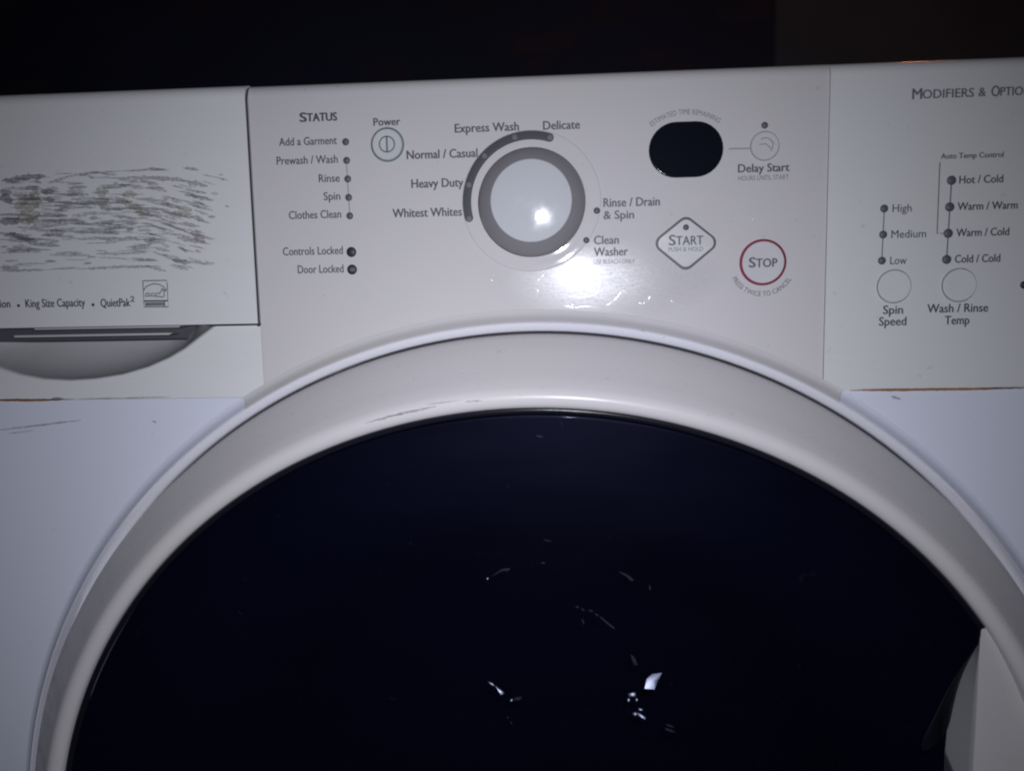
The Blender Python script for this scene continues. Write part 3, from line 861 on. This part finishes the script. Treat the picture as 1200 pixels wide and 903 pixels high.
# ------------------------------------------------------------------ wear and dirt
def marks(name, strokes, mt, y, jag=.4, step=.0012, parent=None):
    vs_, fs = [], []
    for i, (pl, wpx) in enumerate(strokes):
        ribbon([P(*q, y) for q in pl], wpx*PXM, y-.00012-.000002*i, vs_, fs, 0, jag, False, step)
    return link(name, mesh(name, vs_, fs), mt, parent, 'stuff')


marks('seam_rust', [([(996, 457.2), (1060, 456.5), (1150, 455.3), (1192, 454.5)], 2.9), ([(-10, 468.8), (20, 468.4), (34, 468.8), (70, 468)], 3.0)], M_RUST, -.0010, .18)
marks('seam_grime', [([(-20, 468.4), (60, 467.8), (88, 467.6)], 2.0), ([(60, 467.4), (75, 467.2)], 4), ([(1004, 455.9), (1110, 454.6)], .9), ([(1150, 454.8), (1215, 453.5)], 2.4),
                     ([(92, 467), (150, 466), (200, 464.6)], 1.1)], M_GRIME, -.0012)
marks('scratch', [([(-5, 504), (30, 500), (95, 492)], 1.8), ([(1044, 464), (1056, 468)], 2.2), ([(178, 493), (184, 495)], 2), ([(1046, 467), (1052, 466)], 2.4), ([(8, 508), (40, 504)], 1)], M_SCUFF, 0)
marks('speck', [([(893, 276), (895.5, 277.5)], 2.6), ([(952, 276.4), (955, 277.5)], 2.6), ([(249, 332), (254, 332.5)], 2.5), ([(700, 373.0), (706, 373)], 1.6)], M_SCUFF, 0)
marks('window_smudge', [([(628, 510), (636, 512)], 2.2), ([(657, 494), (659, 499)], 2.4), ([(594, 569), (596, 570)], 2), ([(280, 716), (284, 720)], 3), ([(637, 632), (646, 634)], 1.4)], residue('window_haze', (.05, .055, .075), .46, .16, .5), -.0301, parent=door)
# scuff along the door lip
vs_, fs = [], []
def lip_pt(px, py):
    return P(px, py, -.0340)
for pl, wd in (([(428, 495.5), (450, 489.4), (470, 484.4), (495, 479), (512, 475.4)], 2.4), ([(545, 470.6), (565, 469)], 1.6), ([(500, 473.8), (540, 468.4)], 1.0)):
    ribbon([lip_pt(*q) for q in pl], wd*PXM*.92, -.03448, vs_, fs, 0, .5, False, .0016)
link('lip_scuff', mesh('lip_scuff', vs_, fs), M_SCUFF, door, 'stuff')
q = P(796, 404.5, .0104)
turned('chip', [(.0013, .0104), (.0009, .0101), (0, .0100)], q.x, q.z, M_SCUFF, None, 10)


# a film added under the dial for the haze of the flash glare: dull, streaky
M_FILM = residue('glare_haze', (.66, .645, .66), .42, .22, .85)
fb = M_FILM.node_tree.nodes['Principled BSDF']; fb.inputs['Roughness'].default_value = .29; fb.inputs['Specular IOR Level'].default_value = .65
ral = fb.inputs['Alpha'].links[0].from_socket
tcf = nd(M_FILM, 'ShaderNodeUVMap')
sepf = nd(M_FILM, 'ShaderNodeVectorMath', operation='LENGTH'); lk(M_FILM, tcf.outputs['UV'], sepf.inputs[0])
fade = ramp(M_FILM, sepf.outputs['Value'], [(.25, 1), (1.0, 0)])
mu = nd(M_FILM, 'ShaderNodeMath', operation='MULTIPLY'); lk(M_FILM, ral, mu.inputs[0]); lk(M_FILM, fade, mu.inputs[1])
lk(M_FILM, mu.outputs[0], fb.inputs['Alpha'])
def film(px, py, rx, rz, y):
    c = P(px, py); vs_, fs, uv = [(c.x, y, c.z)], [], [(0, 0)]
    n = 40
    for ring in (.33, .66, 1):
        for i in range(n):
            a = 2*math.pi*i/n; vs_.append((c.x+rx*PXM*ring*math.cos(a), y, c.z+rz*PXM*ring*math.sin(a))); uv.append((ring*math.cos(a), ring*math.sin(a)))
    for i in range(n):
        j = (i+1) % n
        fs.append((0, 1+i, 1+j))
        for k in (0, 1): fs.append((1+k*n+i, 1+(k+1)*n+i, 1+(k+1)*n+j, 1+k*n+j))
    me = mesh('glare_film', vs_, fs); ul = me.uv_layers.new(name='UVMap')
    for lp in me.loops: ul.data[lp.index].uv = uv[lp.vertex_index]
    return link('glare_film', me, M_FILM, None, 'stuff')
film(708, 328, 140, 50, -.00012)


# dried drips of detergent: low ridges that catch the light
def drips(paths):
    vs_, fs = [], []
    for pl, wd in paths:
        pts = []
        for A, B in zip(pl, pl[1:]):
            for i in range(6):
                t = i/6; pts.append(P(A[0]+(B[0]-A[0])*t+random.uniform(-.5, .5), A[1]+(B[1]-A[1])*t+random.uniform(-.5, .5)))
        pts.append(P(*pl[-1])); n = len(pts); base = len(vs_)
        for i, q in enumerate(pts):
            t = pts[min(i+1, n-1)]-pts[max(i-1, 0)]; t.y = 0; t.normalize(); nn = Vector((-t.z, 0, t.x))
            k = wd*1.5*PXM/2*(min(1, .2+min(i, n-1-i)/3))*random.uniform(.85, 1.15)
            for s in range(5):
                u = -1+s/2
                vs_.append((q.x+nn.x*k*u, .00005-.14*k*(1-u*u), q.z+nn.z*k*u))
        for i in range(n-1):
            for s in range(4): fs.append((base+i*5+s, base+(i+1)*5+s, base+(i+1)*5+s+1, base+i*5+s+1))
    o = link('dried_drip', mesh('dried_drip', vs_, fs, 80), M_DRIP, None, 'stuff')


def z7(*pts): return [(600+x/5, 280+y/5) for x, y in pts]
drips([(z7((540, 400), (590, 370), (620, 340), (650, 300), (690, 325)), 4), (z7((660, 225), (690, 260), (740, 272), (770, 265), (830, 245)), 2.4),
       (z7((740, 370), (770, 382), (800, 360), (820, 320)), 3.4), (z7((930, 355), (970, 385), (1030, 405)), 4), (z7((950, 350), (990, 360), (1070, 375)), 1.4),
       (z7((130, 255), (160, 235), (190, 200)), 3), (z7((130, 280), (150, 300), (130, 380)), 1.6), (z7((280, 390), (370, 402), (440, 395), (560, 408)), 1.8),
       (z7((440, 205), (520, 200), (580, 195), (640, 210)), 2), (z7((290, 330), (400, 345), (470, 330), (540, 300)), 2.2), (z7((560, 380), (600, 375)), 4),
       (z7((250, 200), (300, 180), (340, 185)), 2), (z7((655, 240), (680, 230)), 3), (z7((340, 370), (375, 405)), 3), ([(632, 190), (637, 193), (640, 188)], 4), ([(573, 327), (577, 329)], 2.4),
       ([(881, 259), (885, 256), (892, 262)], 2.4), ([(930, 250), (933, 251)], 2.4)])

# every child of a part sits at its parent's origin
for o in D.objects:
    if o.parent and o.parent is not ROOT: o.location = (0, 0, 0)
